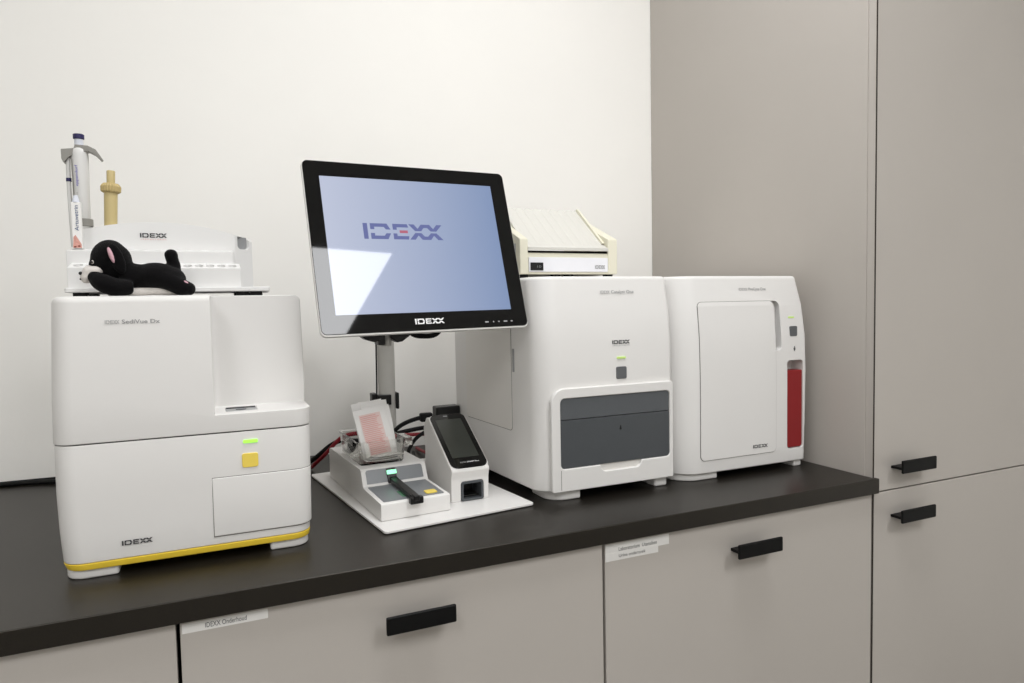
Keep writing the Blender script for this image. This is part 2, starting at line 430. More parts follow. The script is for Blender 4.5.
for i, (a, b) in enumerate((((-1.3215, -1.261), (YF+.006, YF+.07)), ((-1.0738, -1.020), (YF+.006, YF+.07)), ((-1.3195, -1.261), (YK-.08, YK-.01)), ((-1.0738, -1.020), (YK-.08, YK-.01)))):
    rr_ = [.022 if i == 0 else .004, .022 if i == 1 else .004, .004, .004]
    finish(body(bmesh.new(), [(0, cs(a[0], a[1], b[0], b[1])), (.0135, cs(a[0], a[1], b[0], b[1]))], rr_, rt=.001, rb=.003), 'foot', M['white'], t)
# sample slot
o = finish(nb(-1.1243, -1.0832, -.5678, -.5252, .1968, .1990), 'sample_slot', M['grey'], t)
finish(nb(-1.1235, -1.0840, -.5330, -.5256, .1990, .2000), 'slot_flap', M['black'], t)
finish(lathe(bmesh.new(), [(.0045, 0), (.0045, .0006)], (-1.104, -.549, .1990), 16, sx=1.6), 'slot_tab', M['darkgrey'], o)
# LED and button, flush inserts
finish(prism_y(bmesh.new(), rrect(-1.1047, -1.0858, .1578, .1622, .0012), YF-.0016, YF+.002), 'indicator_light', M['led'], t)['label'] = 'lit green indicator'
finish(prism_y(bmesh.new(), rrect(-1.1070, -1.0860, .1240, .1435, .003), YF-.0022, YF+.002), 'button', M['yellowb'], t, bevel=.0006)['label'] = 'square yellow button'
# drawer panel
dr = cs(-1.1455, XB-.0026, YF-.0016, YF+.1)
dr[3] = (-1.1455, YF+.1)
pb = body(bmesh.new(), [(.0335, cs(-1.1455, XB-.0020, YF-.0018, YF+.10)), (.1135, cs(-1.1455, XB-.0007, YF-.0018, YF+.10))], [.0008, .026, .0008, .0008], rt=.0012, rb=.0012)
finish(pb, 'drawer', M['white'], t)
pb = body(bmesh.new(), [(.0325, cs(-1.1462, XB-.0026, YF-.0011, YF+.0995)), (.1143, cs(-1.1462, XB-.0009, YF-.0011, YF+.0995))], [.0008, .026, .0008, .0008], rt=.0002, rb=.0002)
finish(pb, 'drawer_gap', M['gapline'], t)
# writing
decal(logo_bm(bmesh.new(), .0165, .0048, FY(-1.2630, .3265, YF+.0060, .07)), 'logo', M['inklight'], t)
decal(text_bm(bmesh.new(), 'SediVue Dx', .0440, .0052, FY(-1.2440, .3265, YF+.0060, .07), bold=.012), 'model_lettering', M['inkgrey'], t)
decal(logo_bm(bmesh.new(), .0355, .0062, FY(-1.2555, .0392, YF-.0018)), 'logo', M['ink'], t)

# ------------------------------------------------------------------ chemistry analyzer (middle)
t = thing('chemistry_analyzer', 'white analyzer in the middle with a wide dark grey drawer window, mixer on its top', 'analyzer', (-.5, -.39, 0))
def cc(dx=0, yf=-.570, xr=-.367, yk=-.20, xl=-.636): return [(xl, yf), (xr, yf), (xr+.004, yk), (xl-.026, yk)]
R4 = [.042, .012, .015, .015]
cb = [(.0185, cc(xr=-.3680)), (.06, cc(xr=-.3655)), (.20, cc(xr=-.3625)), (.27, cc(yf=-.568, xr=-.3615)), (.33, cc(yf=-.561, xr=-.3605)), (.3885, cc(yf=-.550, xr=-.3600, xl=-.632))]
hb = body(bmesh.new(), cb, R4, rt=.007, rb=.003, seg=10)
win = prism_y(bmesh.new(), rrect(-.6015, -.3745, .0575, .1795, .007), -.60, -.562)
hb = cut(hb, [win])
hs = finish(hb, 'housing', M['white'], t, bevel=.0016)
# raised surround of the drawer, with window hole
sur = prism_y(bmesh.new(), fillet([(-.6185, .0185), (-.3672, .0185), (-.3672, .1965), (-.6185, .1965)], [.004, .003, .006, .026], 8), -.5755, -.566)
hole = prism_y(bmesh.new(), rrect(-.6012, -.3748, .0578, .1792, .008, 6), -.60, -.55)
cup = prism_y(bmesh.new(), fillet([(-.519, .046), (-.441, .046), (-.433, .070), (-.527, .070)], [.010, .010, 0, 0]), -.60, -.55)
sur = cut(sur, [hole, cup])
finish(sur, 'drawer_surround', M['white'], t, bevel=.0045, seg=5)
bm = prism_y(bmesh.new(), fillet([(-.6008, .1425), (-.3752, .1425), (-.3752, .1788), (-.6008, .1788)], [.0005, .0005, .006, .006]), -.5730, -.564)
finish(bm, 'window_upper_flap', M['darkgrey2'], t, bevel=.0006)['label'] = 'dark grey flap'
bm = prism_y(bmesh.new(), fillet([(-.6008, .0586), (-.3752, .0586), (-.3752, .1413), (-.6008, .1413)], [.006, .006, .0005, .0005]), -.5737, -.564)
finish(bm, 'drawer_front', M['darkgrey'], t, bevel=.0006)['label'] = 'dark grey drawer front'
bm = lathe(bmesh.new(), [(.0018, 0), (.0018, .001)], n=14, mx=Matrix.Translation((-.4805, -.5736, .1180)) @ Matrix.Rotation(PI/2, 4, 'X'))
prism_y(bm, fillet([(-.4822, .1170), (-.4788, .1170), (-.4800, .1240), (-.4810, .1240)], .0002), -.5745, -.5735)
finish(bm, 'keyhole', M['black'], t)
bm = prism_y(bmesh.new(), fillet([(-.520, .045), (-.440, .045), (-.434, .0585), (-.526, .0585)], [.006, .006, .001, .001]), -.5702, -.5655)
finish(bm, 'finger_recess', M['white2'], t, bevel=.001)
finish(nb(-.6018, -.6010, -.5757, -.5700, .0220, .0560), 'surround_seam', M['gapline'], t)
finish(prism_y(bmesh.new(), rrect(-.4838, -.4655, .2420, .2455, .0012), -.5705, -.566), 'indicator_light', M['ledpale'], t)['label'] = 'pale green indicator'
b_ = finish(prism_y(bmesh.new(), rrect(-.4857, -.4647, .2062, .2280, .003), -.5716, -.566), 'button', M['btn'], t, bevel=.0006)
b_['label'] = 'dark grey square button'
for i, (a, b) in enumerate((((-.618, -.557), (-.563, -.49)), ((-.400, -.373), (-.563, -.50)), ((-.655, -.59), (-.28, -.21)), ((-.40, -.37), (-.28, -.21)))):
    finish(body(bmesh.new(), [(0, cs(a[0], a[1], b[0], b[1])), (.0180, cs(a[0], a[1], b[0], b[1]))], [.034 if i == 0 else .004, .004, .004, .004], rt=.001, rb=.0035), 'foot', M['white'], t)
# side service door (left side plane), gap line and latch
def sidex(y): return -.636-.026*((y+.570)/.37)
def side_panel(bm, y0, y1, z0, z1, rad, off, th):
    pts = fillet([(y0, z0), (y1, z0), (y1, z1), (y0, z1)], rad, 5)
    a = [bm.verts.new((sidex(p[0])-off, p[0], p[1])) for p in pts]; b = [bm.verts.new((sidex(p[0])-off+th, p[0], p[1])) for p in pts]; n = len(pts)
    for i in range(n): bm.faces.new((a[i], a[(i+1) % n], b[(i+1) % n], b[i]))
    bm.faces.new(a[::-1]); bm.faces.new(b); return bm
finish(side_panel(bmesh.new(), -.4680, -.2690, .1115, .365, .008, .0003, .002), 'side_door_gap', M['gapline'], t)
finish(side_panel(bmesh.new(), -.4670, -.2700, .1125, .364, .0075, .0009, .002), 'side_door', M['white2'], t, bevel=.0004)
finish(side_panel(bmesh.new(), -.4790, -.4725, .220, .262, .0015, .0008, .002), 'side_latch', M['grey'], t)['label'] = 'grey latch slot'
decal(logo_bm(bmesh.new(), .0365, .0066, FY(-.4925, .2683, -.5684, .03)), 'logo', M['ink'], t)
decal(text_bm(bmesh.new(), 'L A B O R A T O R I E S', .0355, .0018, FY(-.4920, .2645, -.5686, .03)), 'logo_subline', M['inkgrey'], t)
decal(logo_bm(bmesh.new(), .0195, .0050, FY(-.5085, .3580, -.5563, .16)), 'logo', M['inklight'], t)
decal(text_bm(bmesh.new(), 'Catalyst One', .0475, .0056, FY(-.4860, .3580, -.5563, .16), bold=.012), 'model_lettering', M['inkgrey'], t)

# ------------------------------------------------------------------ haematology analyzer (right)
t = thing('haematology_analyzer', 'white analyzer at the right end of the worktop, tall red cartridge in its front', 'analyzer', (-.2, -.39, 0))
def cp(xr=-.036, yf=-.575, xl=-.3535): return [(xl, yf), (xr, yf), (xr, -.20), (xl, -.20)]
R4 = [.054, .010, .015, .015]
cb = [(.0140, cp(-.0365)), (.10, cp(-.0335)), (.20, cp(-.0315)), (.27, cp(-.032, -.573)), (.33, cp(-.0360, -.567, -.353)), (.3885, cp(-.0420, -.556, -.351))]
hb = body(bmesh.new(), cb, R4, rt=.007, rb=.003, seg=12)
c1 = prism_y(bmesh.new(), fillet([(-.0870, .0405), (-.0445, .0405), (-.0445, .2190), (-.0870, .2190)], .007, 5), -.62, -.545)
c2 = prism_y(bmesh.new(), fillet([(-.150, .2400), (-.1012, .2400), (-.1012, .3390), (-.150, .3390)], [.004, .008, .012, .004], 5), -.62, -.556)
hb = cut(hb, [c1, c2])
finish(hb, 'housing', M['white'], t, bevel=.0022)
def yfp(z):
    K = ((0, -.575), (.2, -.575), (.27, -.573), (.33, -.567), (.3815, -.556), (.5, -.55))
    for (a, ya_), (b, yb_) in zip(K[:-1], K[1:]):
        if z <= b: return ya_+(yb_-ya_)*(z-a)/(b-a)
def front_plate(bm, x0, x1, z0, z1, rad, off, th, n=12):
    pts = fillet([(x0, z0), (x1, z0), (x1, z1), (x0, z1)], rad, 6)
    # split the long sides so the plate follows the leaning front
    P2 = []
    for i in range(len(pts)):
        a = pts[i]; b = pts[(i+1) % len(pts)]; P2.append(a)
        if abs(a[1]-b[1]) > .05:
            zs_ = [.08, .12, .16, .2, .235, .27, .30, .33]
            for zz in (zs_ if b[1] > a[1] else zs_[::-1]): P2.append((a[0]+(b[0]-a[0])*(zz-a[1])/(b[1]-a[1]), zz))
    a = [bm.verts.new((p[0], yfp(p[1])-off, p[1])) for p in P2]; b = [bm.verts.new((p[0], yfp(p[1])-off+th, p[1])) for p in P2]; m = len(P2)
    for i in range(m): bm.faces.new((a[i], a[(i+1) % m], b[(i+1) % m], b[i]))
    # caps as strips between equal heights
    def cap(vs, rev):
        idx = sorted(range(m), key=lambda i: P2[i][1])
        left = [i for i in range(m) if P2[i][0] < (x0+x1)/2]; right = [i for i in range(m) if P2[i][0] >= (x0+x1)/2]
        left.sort(key=lambda i: P2[i][1]); right.sort(key=lambda i: P2[i][1])
        for k in range(min(len(left), len(right))-1):
            q = [vs[left[k]], vs[right[k]], vs[right[k+1]], vs[left[k+1]]]
            bm.faces.new(q if not rev else q[::-1])
    cap(a, False); cap(b, True)
    return bm
finish(front_plate(bmesh.new(), -.3050, -.1165, .0382, .3395, .010, .0005, .003), 'door_gap', M['gapline'], t)
finish(front_plate(bmesh.new(), -.3041, -.1174, .0391, .3386, .0095, .0014, .003), 'door', M['white'], t, bevel=.0005)
rc = prism_y(bmesh.new(), fillet([(-.0862, .0420), (-.0452, .0420), (-.0452, .1985), (-.0862, .1985)], [.006, .006, .002, .002]), -.5735, -.548)
finish(rc, 'cartridge', M['red'], t, bevel=.004, seg=4)['label'] = 'tall dark red cartridge'
finish(prism_y(bmesh.new(), rrect(-.0800, -.0640, .3035, .3068, .0012), yfp(.305)-.0007, yfp(.305)+.004), 'indicator_light', M['ledpale'], t)['label'] = 'pale green indicator'
finish(prism_y(bmesh.new(), rrect(-.0785, -.0590, .2670, .2875, .003), yfp(.277)-.0014, yfp(.277)+.004), 'button', M['btn'], t, bevel=.0006)['label'] = 'dark grey square button'
bm = nb(-.0676, -.0664, yfp(.242)-.0008, yfp(.242)+.001, .2370, .2470)
box(bm, -.0690, -.0650, yfp(.242)-.0008, yfp(.242)+.001, .2395, .2440)
finish(bm, 'port_symbol', M['btn'], t)
for i, (a, b) in enumerate((((-.349, -.258), (-.567, -.48)), ((-.061, -.0405), (-.567, -.50)), ((-.354, -.30), (-.28, -.21)), ((-.10, -.0405), (-.28, -.21)))):
    finish(body(bmesh.new(), [(0, cs(a[0], a[1], b[0], b[1])), (.0135, cs(a[0], a[1], b[0], b[1]))], [.048 if i == 0 else .003, .003, .003, .003], rt=.001, rb=.0035), 'foot', M['white'], t)
decal(logo_bm(bmesh.new(), .0375, .0062, FY(-.1780, .0512, -.5766)), 'logo', M['ink'], t)
decal(logo_bm(bmesh.new(), .0215, .0052, FY(-.1985, .3600, yfp(.362)-.0004, .17)), 'logo', M['inklight'], t)
decal(text_bm(bmesh.new(), 'ProCyte One', .0440, .0058, FY(-.1740, .3600, yfp(.362)-.0004, .17), bold=.012), 'model_lettering', M['inkgrey'], t)

# ------------------------------------------------------------------ monitor on its post
MC = V((-.8268, -.5248, .4391))
KM = .955
ma, mb, mc_ = .0858, -.2844, -.0117
Rm = (Matrix.Rotation(ma, 3, 'Z') @ Matrix.Rotation(mb, 3, 'X') @ Matrix.Rotation(mc_, 3, 'Y'))
t = thing('touch_monitor', 'black-framed touch monitor with a lit pale blue screen on a grey post', 'monitor', (-.786, -.105, 0))
HM = Matrix.Translation(MC) @ Rm.to_4x4()
def LM(bm, name, m, bevel=0, seg=3, parent=t, label=None):
    bm.transform(HM @ Matrix.Diagonal((KM, KM, KM, 1)))
    o = finish(bm, name, m, parent, bevel=bevel, seg=seg)
    if label: o['label'] = label
    return o
oc = [(-.1825, -.1470), (.1850, -.1495), (.1810, .1460), (-.1775, .1420)]
oc = [(-.1795, -.1475), (.1840, -.1475), (.1840, .1435), (-.1795, .1435)]
LM(prism_y(bmesh.new(), fillet([(p[0]*.93, p[1]*.93) for p in oc], .009, 6), .0055, .030), 'back_shell', M['black'], bevel=.004)
LM(prism_y(bmesh.new(), fillet([(p[0]+(-.0012 if p[0] < 0 else .0012), p[1]+(-.0030 if p[1] < 0 else .0010)) for p in oc], .010, 6), .0005, .0085), 'silver_rim', M['silver'], bevel=.001, label='thin silver rim')
LM(prism_y(bmesh.new(), fillet(oc, .009, 6), -.0008, .005), 'bezel', M['bezel'], bevel=.0006, label='glossy black bezel')
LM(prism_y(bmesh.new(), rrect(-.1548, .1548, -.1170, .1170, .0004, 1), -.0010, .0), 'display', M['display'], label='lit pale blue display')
FL = HM @ Matrix.Diagonal((KM, KM, KM, 1)) @ frame((-.0935, -.00125, .0100), (1, 0, 0), (0, 0, 1), (0, -1, 0))
decal(logo_bm(bmesh.new(), .1395, .0275, FL, split=True), 'display_logo', M['dispink'], t)
decal(logo_bm(bmesh.new(), .1395, .0275, FL, only_bar=True), 'display_logo_bar', M['dispred'], t)
decal(logo_bm(bmesh.new(), .0520, .0092, HM @ Matrix.Diagonal((KM, KM, KM, 1)) @ frame((-.0270, -.00115, -.1370), (1, 0, 0), (0, 0, 1), (0, -1, 0))), 'bezel_logo', M['inkwhite'], t)
bm = bmesh.new()
for x, w in ((.1000, .0070), (.1150, .0025), (.1255, .0025), (.1360, .0075), (.1500, .0040)):
    prism_y(bm, rrect(x, x+w, -.1395, -.1370, .0008, 2), -.00105, -.0006)
LM(bm, 'touch_key_marks', M['grey'])
LM(nb(-.05, .05, .030, .040, -.05, .05), 'mounting_plate', M['black'], bevel=.002)
# hinge bracket parts reaching back to the post, post, clamp, base foot (world coordinates)
def WM(bm, name, m, bevel=0, seg=3, label=None, parent=t):
    o = finish(bm, name, m, parent, bevel=bevel, seg=seg)
    if label: o['label'] = label
    return o
PX, PY = -.786, -.105
bm = lathe(bmesh.new(), [(.0188, 0), (.0188, .345)], (PX, PY, .0008), 28)
WM(bm, 'post', M['post'], label='round grey post')
WM(body(bmesh.new(), [(0, cs(PX-.034, PX+.034, PY-.036, PY+.045)), (.010, cs(PX-.034, PX+.034, PY-.036, PY+.045))], [.01]*4, rt=.003, rb=.001), 'post_foot', M['post'])
bm = tube(bmesh.new(), [(PX, PY, .335), (PX-.004, PY-.08, .370), (-.825, -.40, .410), (-.829, -.490, .425)], .014, 12)
WM(bm, 'support_arm', M['black'])
bm = bmesh.new()
# pair of black hinge wings seen under the bezel
def wing(pts):
    return prism_y(bmesh.new(), fillet(pts, .003, 3), -.472, -.445)
WM(wing([(-.921, .300), (-.906, .288), (-.890, .2830), (-.882, .287), (-.880, .312), (-.921, .312)]), 'hinge_bracket', M['black'], bevel=.002)
WM(wing([(-.864, .289), (-.853, .2815), (-.844, .2830), (-.829, .294), (-.826, .312), (-.866, .312)]), 'hinge_bracket', M['black'], bevel=.002)
WM(nb(-.885, -.873, -.470, -.440, .2780, .312), 'tilt_knob', M['black'], bevel=.002)
WM(lathe(bmesh.new(), [(.0085, 0), (.0085, .034)], (-.8680, -.455, .276), 18), 'hinge_pin', M['post'])
# cable clamp
bm = nb(PX-.026, PX+.004, PY-.0250, PY-.004, .1275, .1500)
WM(bm, 'cable_clamp', M['black'], bevel=.002)
finish(nb(PX-.036, PX-.0245, PY-.014, PY+.012, .124, .153), 'clamp_hook', M['black'], t, bevel=.002)
finish(nb(PX+.0175, PX+.0235, PY-.016, PY+.016, .116, .152), 'clamp_hook', M['black'], t, bevel=.002)
WM(tube(bmesh.new(), [(PX-.019, PY-.005, .355), (PX-.0215, PY-.003, .27), (PX-.0225, PY, .155), (PX-.0235, PY+.01, .08), (PX-.03, PY+.05, .014)], .0018, 8), 'monitor_lead', M['rubber'])
WM(tube(bmesh.new(), [(-.835, -.465, .330), (-.828, -.465, .298), (-.806, -.466, .2905), (-.780, -.466, .296), (-.765, -.465, .33)], .0045, 8), 'looped_lead', M['rubber'])

# ------------------------------------------------------------------ white base board with devices
PL = V((-.9126, -.5998, 0)); pyaw = .1205
t = thing('base_board', 'flat white board on the worktop under the small white devices', 'board', PL, pyaw)
pts = fillet([(0, .002), (.2660, .002), (.2660, .428), (0, .428)], .006, 5)
finish(prism_z(bmesh.new(), pts, .0012, .0052), 'board', M['white'], t, bevel=.001, world=False)
for x in (.03, .235):
    for y in (.03, .39):
        finish(lathe(bmesh.new(), [(.008, 0), (.008, .0014)], (x, y, 0), 16), 'foot', M['rubber'], t, world=False)
PM = Matrix.Translation(PL) @ Matrix.Rotation(pyaw, 4, 'Z')

# snap-test shaker box
bxy = PM @ V((.0120, .0500, .0052)); byaw = pyaw-.045
t = thing('test_processor', 'low white box device with sloped grey front panel and black lever, on the white board', 'device', bxy, byaw)
W = .117; Ln = .335
prof = fillet([(0, .0006), (Ln, .0006), (Ln, .0600), (.112, .0600), (.098, .0315), (0, .0280)], [.001, .002, .010, .010, .006, .003], 5)
hb = prism_x(bmesh.new(), prof, 0, W)
# recessed grey panels: lower deck and ramp
hb = cut(hb, [prism_x(bmesh.new(), [(.009, .0268), (.0975, .0306), (.1110, .0560), (.0990, .0700), (.009, .0700)], .009, W-.009)]) if False else hb
hb_o = finish(hb, 'housing', M['white'], t, bevel=.005, seg=4, world=False)
def deck(pa, pb, x0, x1, off0, off1, rad, bm=None):
    """thin plate between side-profile points pa->pb (y,z)"""
    bm = bm or bmesh.new(); d = V((pb[0]-pa[0], pb[1]-pa[1])); Ld = d.length; d.normalize(); n = V((-d.y, d.x))
    out = fillet([(x0, 0), (x1, 0), (x1, Ld), (x0, Ld)], rad, 4)
    rings = []
    for off in (off0, off1): rings.append([bm.verts.new((p[0], pa[0]+d.x*p[1]+n.x*off, pa[1]+d.y*p[1]+n.y*off)) for p in out])
    m = len(out)
    for i in range(m): bm.faces.new((rings[0][i], rings[0][(i+1) % m], rings[1][(i+1) % m], rings[1][i]))
    bm.faces.new(rings[0][::-1]); bm.faces.new(rings[1]); return bm
finish(deck((.0075, .0284), (.0955, .0315), .0070, W-.0070, -.001, .0008, [.003, .003, .001, .001]), 'deck_panel', M['gloss_grey'], t, world=False)['label'] = 'glossy grey deck'
finish(deck((.1000, .0358), (.1107, .0572), .0078, W-.0078, -.001, .0008, [.001, .001, .004, .004]), 'ramp_panel', M['gloss_grey'], t, world=False)['label'] = 'glossy grey ramp'
ly_, lz_ = 0, 0
# lever
bm = deck((.0985, .0330), (.1100, .0562), .0440, .0600, .0008, .0040, .0015)
o = finish(bm, 'lever_plate', M['black'], t, bevel=.0008, world=False)
bm = deck((.1052, .0464), (.1084, .0529), .0435, .0605, .0036, .0050, .0008)
finish(bm, 'indicator_light', M['ledmint'], t, world=False)['label'] = 'lit mint green indicator'
bm = bmesh.new()
prism_x(bm, [(.103, .0345), (.104, .0440), (.090, .0425), (-.007, .0375), (-.0085, .0300), (.090, .0335)], .0465, .0605)
arm = finish(bm, 'lever', M['black'], t, bevel=.002, world=False)
bm = bmesh.new()
box(bm, .0440, .0660, -.0145, -.0030, .0235, .0352)
box(bm, .0490, .0590, -.0165, .004, .0290, .0380)
finish(bm, 'lever_tip', M['black'], arm, bevel=.002, world=False)
finish(deck((.0135, .0286), (.0300, .0292), .0815, .1010, .0006, .0026, .003), 'button', M['yellowb'], t, bevel=.0006, world=False)['label'] = 'oblong yellow button'
finish(deck((.018, .0284), (.050, .0297), .0420, .0530, .0006, .0014, .002), 'deck_reflection', mat('painted_green_reflection', (98, 142, 112), .2, .5, noise=.02), t, world=False)  # green reflection on the glossy deck, painted as a thin coloured plate
for x in (.006, W-.034):
    for y in (.004, Ln-.04):
        finish(nb(x, x+.028, y, y+.03, 0, .0035), 'foot', M['white2'], t, bevel=.001, world=False)

# clear tray of sachets on the box
TM = PM @ Matrix.Translation((.0240, .1850, .0661-.0007)) @ Matrix.Rotation(-.07, 4, 'Z')
tl, trz, _ = TM.decompose()
t = thing('clear_tray', 'small clear plastic tray on the low white box, filled with sachets', 'tray', tl, trz.to_euler().z)
def tray_shell():
    bm = bmesh.new(); s = []
    def q(e, z, i=0): return (z, fillet([(0-e+i, 0-e+i), (.080+e-i, 0-e+i), (.080+e-i, .135+e-i), (0-e+i, .135+e-i)], .005, 4))
    secs = [q(-.002, 0), q(0, .003), q(.0035, .040), q(.0050, .0405), q(.0050, .0418), q(.0035, .0418, .0018), q(0, .0032, .0018), q(-.002, .0024, .0018)]
    return loft(bm, secs)
finish(tray_shell(), 'tray', M['clear'], t, world=False)
finish(nb(-.004, .000, .03, .11, .030, .0405), 'rim_tab', M['clear'], t, bevel=.001, world=False)
finish(nb(.0835, .0975, .004, .050, .0265, .0412), 'rim_handle', M['clear'], t, bevel=.001, world=False)
# sachets
def sachet_mesh(bm, w, h, th, bend, seed):
    rnd = random.Random(seed); nx, ny = 8, 14; g = {}
    for s in (0, 1):
        for i in range(nx+1):
            for j in range(ny+1):
                a = i/nx; b = j/ny
                e = min(1, 6*min(a, 1-a, b, 1-b))
                y = .35*bend*(b-.45)**2*h*2 + .0006*math.sin(7*a+seed)+.0006*math.sin(9*b+seed*2) + (s-.5)*th*(.25+.75*e)
                g[s, i, j] = bm.verts.new(((a-.5)*w, y, b*h))
    for s in (0, 1):
        for i in range(nx):
            for j in range(ny):
                q = [g[s, i, j], g[s, i+1, j], g[s, i+1, j+1], g[s, i, j+1]]
                bm.faces.new(q if s == 0 else q[::-1])
    for i in range(nx):
        bm.faces.new((g[0, i, 0], g[1, i, 0], g[1, i+1, 0], g[0, i+1, 0])); bm.faces.new((g[0, i, ny], g[0, i+1, ny], g[1, i+1, ny], g[1, i, ny]))
    for j in range(ny):
        bm.faces.new((g[0, 0, j], g[0, 0, j+1], g[1, 0, j+1], g[1, 0, j])); bm.faces.new((g[0, nx, j], g[1, nx, j], g[1, nx, j+1], g[0, nx, j+1]))
    return bm
def print_strip(bm, w, h, th, bend, seed, x0, x1, z0, z1):
    nx, nz = 4, 5; g = {}
    for i in range(nx+1):
        for j in range(nz+1):
            x = x0+(x1-x0)*i/nx; z = z0+(z1-z0)*j/nz; a = x/w+.5; b = z/h
            y = .35*bend*(b-.45)**2*h*2 + .0006*math.sin(7*a+seed)+.0006*math.sin(9*b+seed*2) - .5*th-.0003
            g[i, j] = bm.verts.new((x, y, z))
    for i in range(nx):
        for j in range(nz): bm.faces.new((g[i, j], g[i+1, j], g[i+1, j+1], g[i, j+1]))
# (x, y, z) of lower edge centre in tray frame, lean back, roll, width, height, printed
TMx = Matrix.Translation(tl) @ Matrix.Rotation(trz.to_euler().z, 4, 'Z')
S_ = [
 (.0460, .0150, .0075, .46, -.10, .058, .050, 1, 'small sachet with red print, lowest and front-most in the clear tray'),
 (.0425, .0215, .0130, .34, -.12, .060, .086, 2, 'sachet with a large block of red print, second from the front in the clear tray'),
 (.0520, .0300, .0120, .30, -.07, .052, .088, 0, 'plain white sachet behind the one with the large red print block'),
 (.0540, .0400, .0100, .26, -.10, .048, .094, 0, 'plain white sachet at the right of the fan in the clear tray'),
 (.0455, .0500, .0090, .24, -.12, .058, .097, 0, 'plain white sachet second from the rear of the fan in the clear tray'),
 (.0500, .0600, .0080, .20, -.03, .054, .096, 0, 'rear-most white sachet in the clear tray'),
]
for k, (x, y, z, lean, roll, w, h, pr, lab) in enumerate(S_):
    mxl = TMx @ Matrix.Translation((x, y, z)) @ Matrix.Rotation(-lean, 4, 'X') @ Matrix.Rotation(roll, 4, 'Y')
    bm = sachet_mesh(bmesh.new(), w, h, .0032, .25, k)
    o = finish(bm, 'sachet', M['paper'], None); o.matrix_basis = mxl
    tag(o, lab, 'sachet', 'sachets in the clear tray')
    if pr:
        bm = bmesh.new()
        z = .008
        zt = h*.88
        print_strip(bm, w, h, .0032, .25, k, -w*.36, w*.30, z, zt)
        decal(bm, 'printed_block', M['inkpink'], o, world=False)
        bm = bmesh.new(); zz = z+.002
        while zz < zt-.003:
            e = random.uniform(.12, .27)
            nx = bm; p0 = len(bm.verts)
            print_strip(bm, w, h, .0042, .25, k, -w*.33, w*e, zz, zz+.0012); zz += .0034
        decal(bm, 'printed_lines', M['inkred'], o, world=False)
# loose sachets lying flat on the tray floor, edges showing in front
for k in range(3):
    o = finish(sachet_mesh(bmesh.new(), .058, .066, .0028, .1, k+20), 'sachet', M['paper'], None)
    o.matrix_basis = TMx @ Matrix.Translation((.041+.003*k, .066, .0052+.0034*k)) @ Matrix.Rotation(PI/2, 4, 'X') @ Matrix.Rotation(.05*k, 4, 'Y')
    tag(o, ['bottom sachet lying flat on the floor of the clear tray', 'middle sachet of those lying flat in the clear tray', 'top sachet of those lying flat in the clear tray'][k], 'sachet', 'sachets in the clear tray')

# ------------------------------------------------------------------ reader with slanted display
rl = PM @ V((.1480, .0800, .0052))
t = thing('test_reader', 'small white wedge-shaped reader with a slanted black touch display, on the white board', 'reader', rl, pyaw-.10)
# base column and head
side = fillet([(0, 0), (.150, 0), (.138, .070), (.146, .108), (.128, .1290), (.119, .1290), (-.006, .0560), (-.001, .040)], [.001, .001, .02, .012, .006, .004, .006, .02], 5)
Wd = .069
hb = prism_x(bmesh.new(), side, 0, Wd)
hole = prism_y(bmesh.new(), rrect(.0175, .0595, -.01, .0345, .005), -.05, .045)
hb = cut(hb, [hole])
finish(hb, 'housing', M['white'], t, bevel=.0045, seg=4, world=False)
# the head flares a little: rounded slanted collar around the display
pa = (-.0045, .0560); pb = (.1215, .1320)
finish(deck(pa, pb, -.0005, Wd+.0025, -.006, .0012, [.014, .014, .012, .012]), 'display_collar', M['white'], t, bevel=.002, world=False)
d = V((0, pb[0]-pa[0], pb[1]-pa[1])); LD = d.length; d.normalize(); n = V((0, -d.z, d.y))
def AL(q): return (pa[0]+d.y*q, pa[1]+d.z*q)
finish(deck(AL(.002), AL(LD-.002), .0018, Wd+.0002, .0006, .0030, [.013, .013, .011, .011]), 'display_bezel', M['bezel'], t, bevel=.0006, world=False)['label'] = 'glossy black bezel'
finish(deck(AL(.027), AL(LD-.017), .0100, Wd-.0095, .0028, .0032, .001), 'display', M['screenoff'], t, world=False)

P = V((0, pa[0], pa[1]))+d*.0135+n*.0033
bm = logo_bm(bmesh.new(), .0110, .0026, frame(P+V((.0200, 0, 0)), (1, 0, 0), d, n))
decal(bm, 'logo', M['inkgrey'], t, world=False)
decal(text_bm(bmesh.new(), 'SNAP Pro', .0220, .0030, frame(P+V((.0325, 0, 0)), (1, 0, 0), d, n), bold=.01), 'model_lettering', M['inkwhite'], t, world=False)
P = V((0, pa[0], pa[1]))+d*.138+n*.0032
bm = bmesh.new(); vs = [bm.verts.new(P+V((x, 0, 0))+d*y) for x, y in ((.028, 0), (.036, 0), (.036, .003), (.028, .003))]; bm.faces.new(vs)
decal(bm, 'speaker_mark', M['grey'], t, world=False)
# slot
bm = prism_y(bmesh.new(), rrect(.0177, .0593, .0003, .0343, .0048), -.0022, .043)
bm = cut(bm, [prism_y(bmesh.new(), rrect(.0222, .0548, .0040, .0300, .002), -.02, .040)])
finish(bm, 'sample_port', M['darkgrey'], t, bevel=.001, world=False)['label'] = 'dark grey square opening'
finish(nb(.023, .054, .010, .0399, .0042, .0075), 'port_tray', M['black'], t, bevel=.001, world=False)
finish(nb(.024, .053, .0385, .0399, .0080, .0290), 'port_back', M['black'], t, world=False)

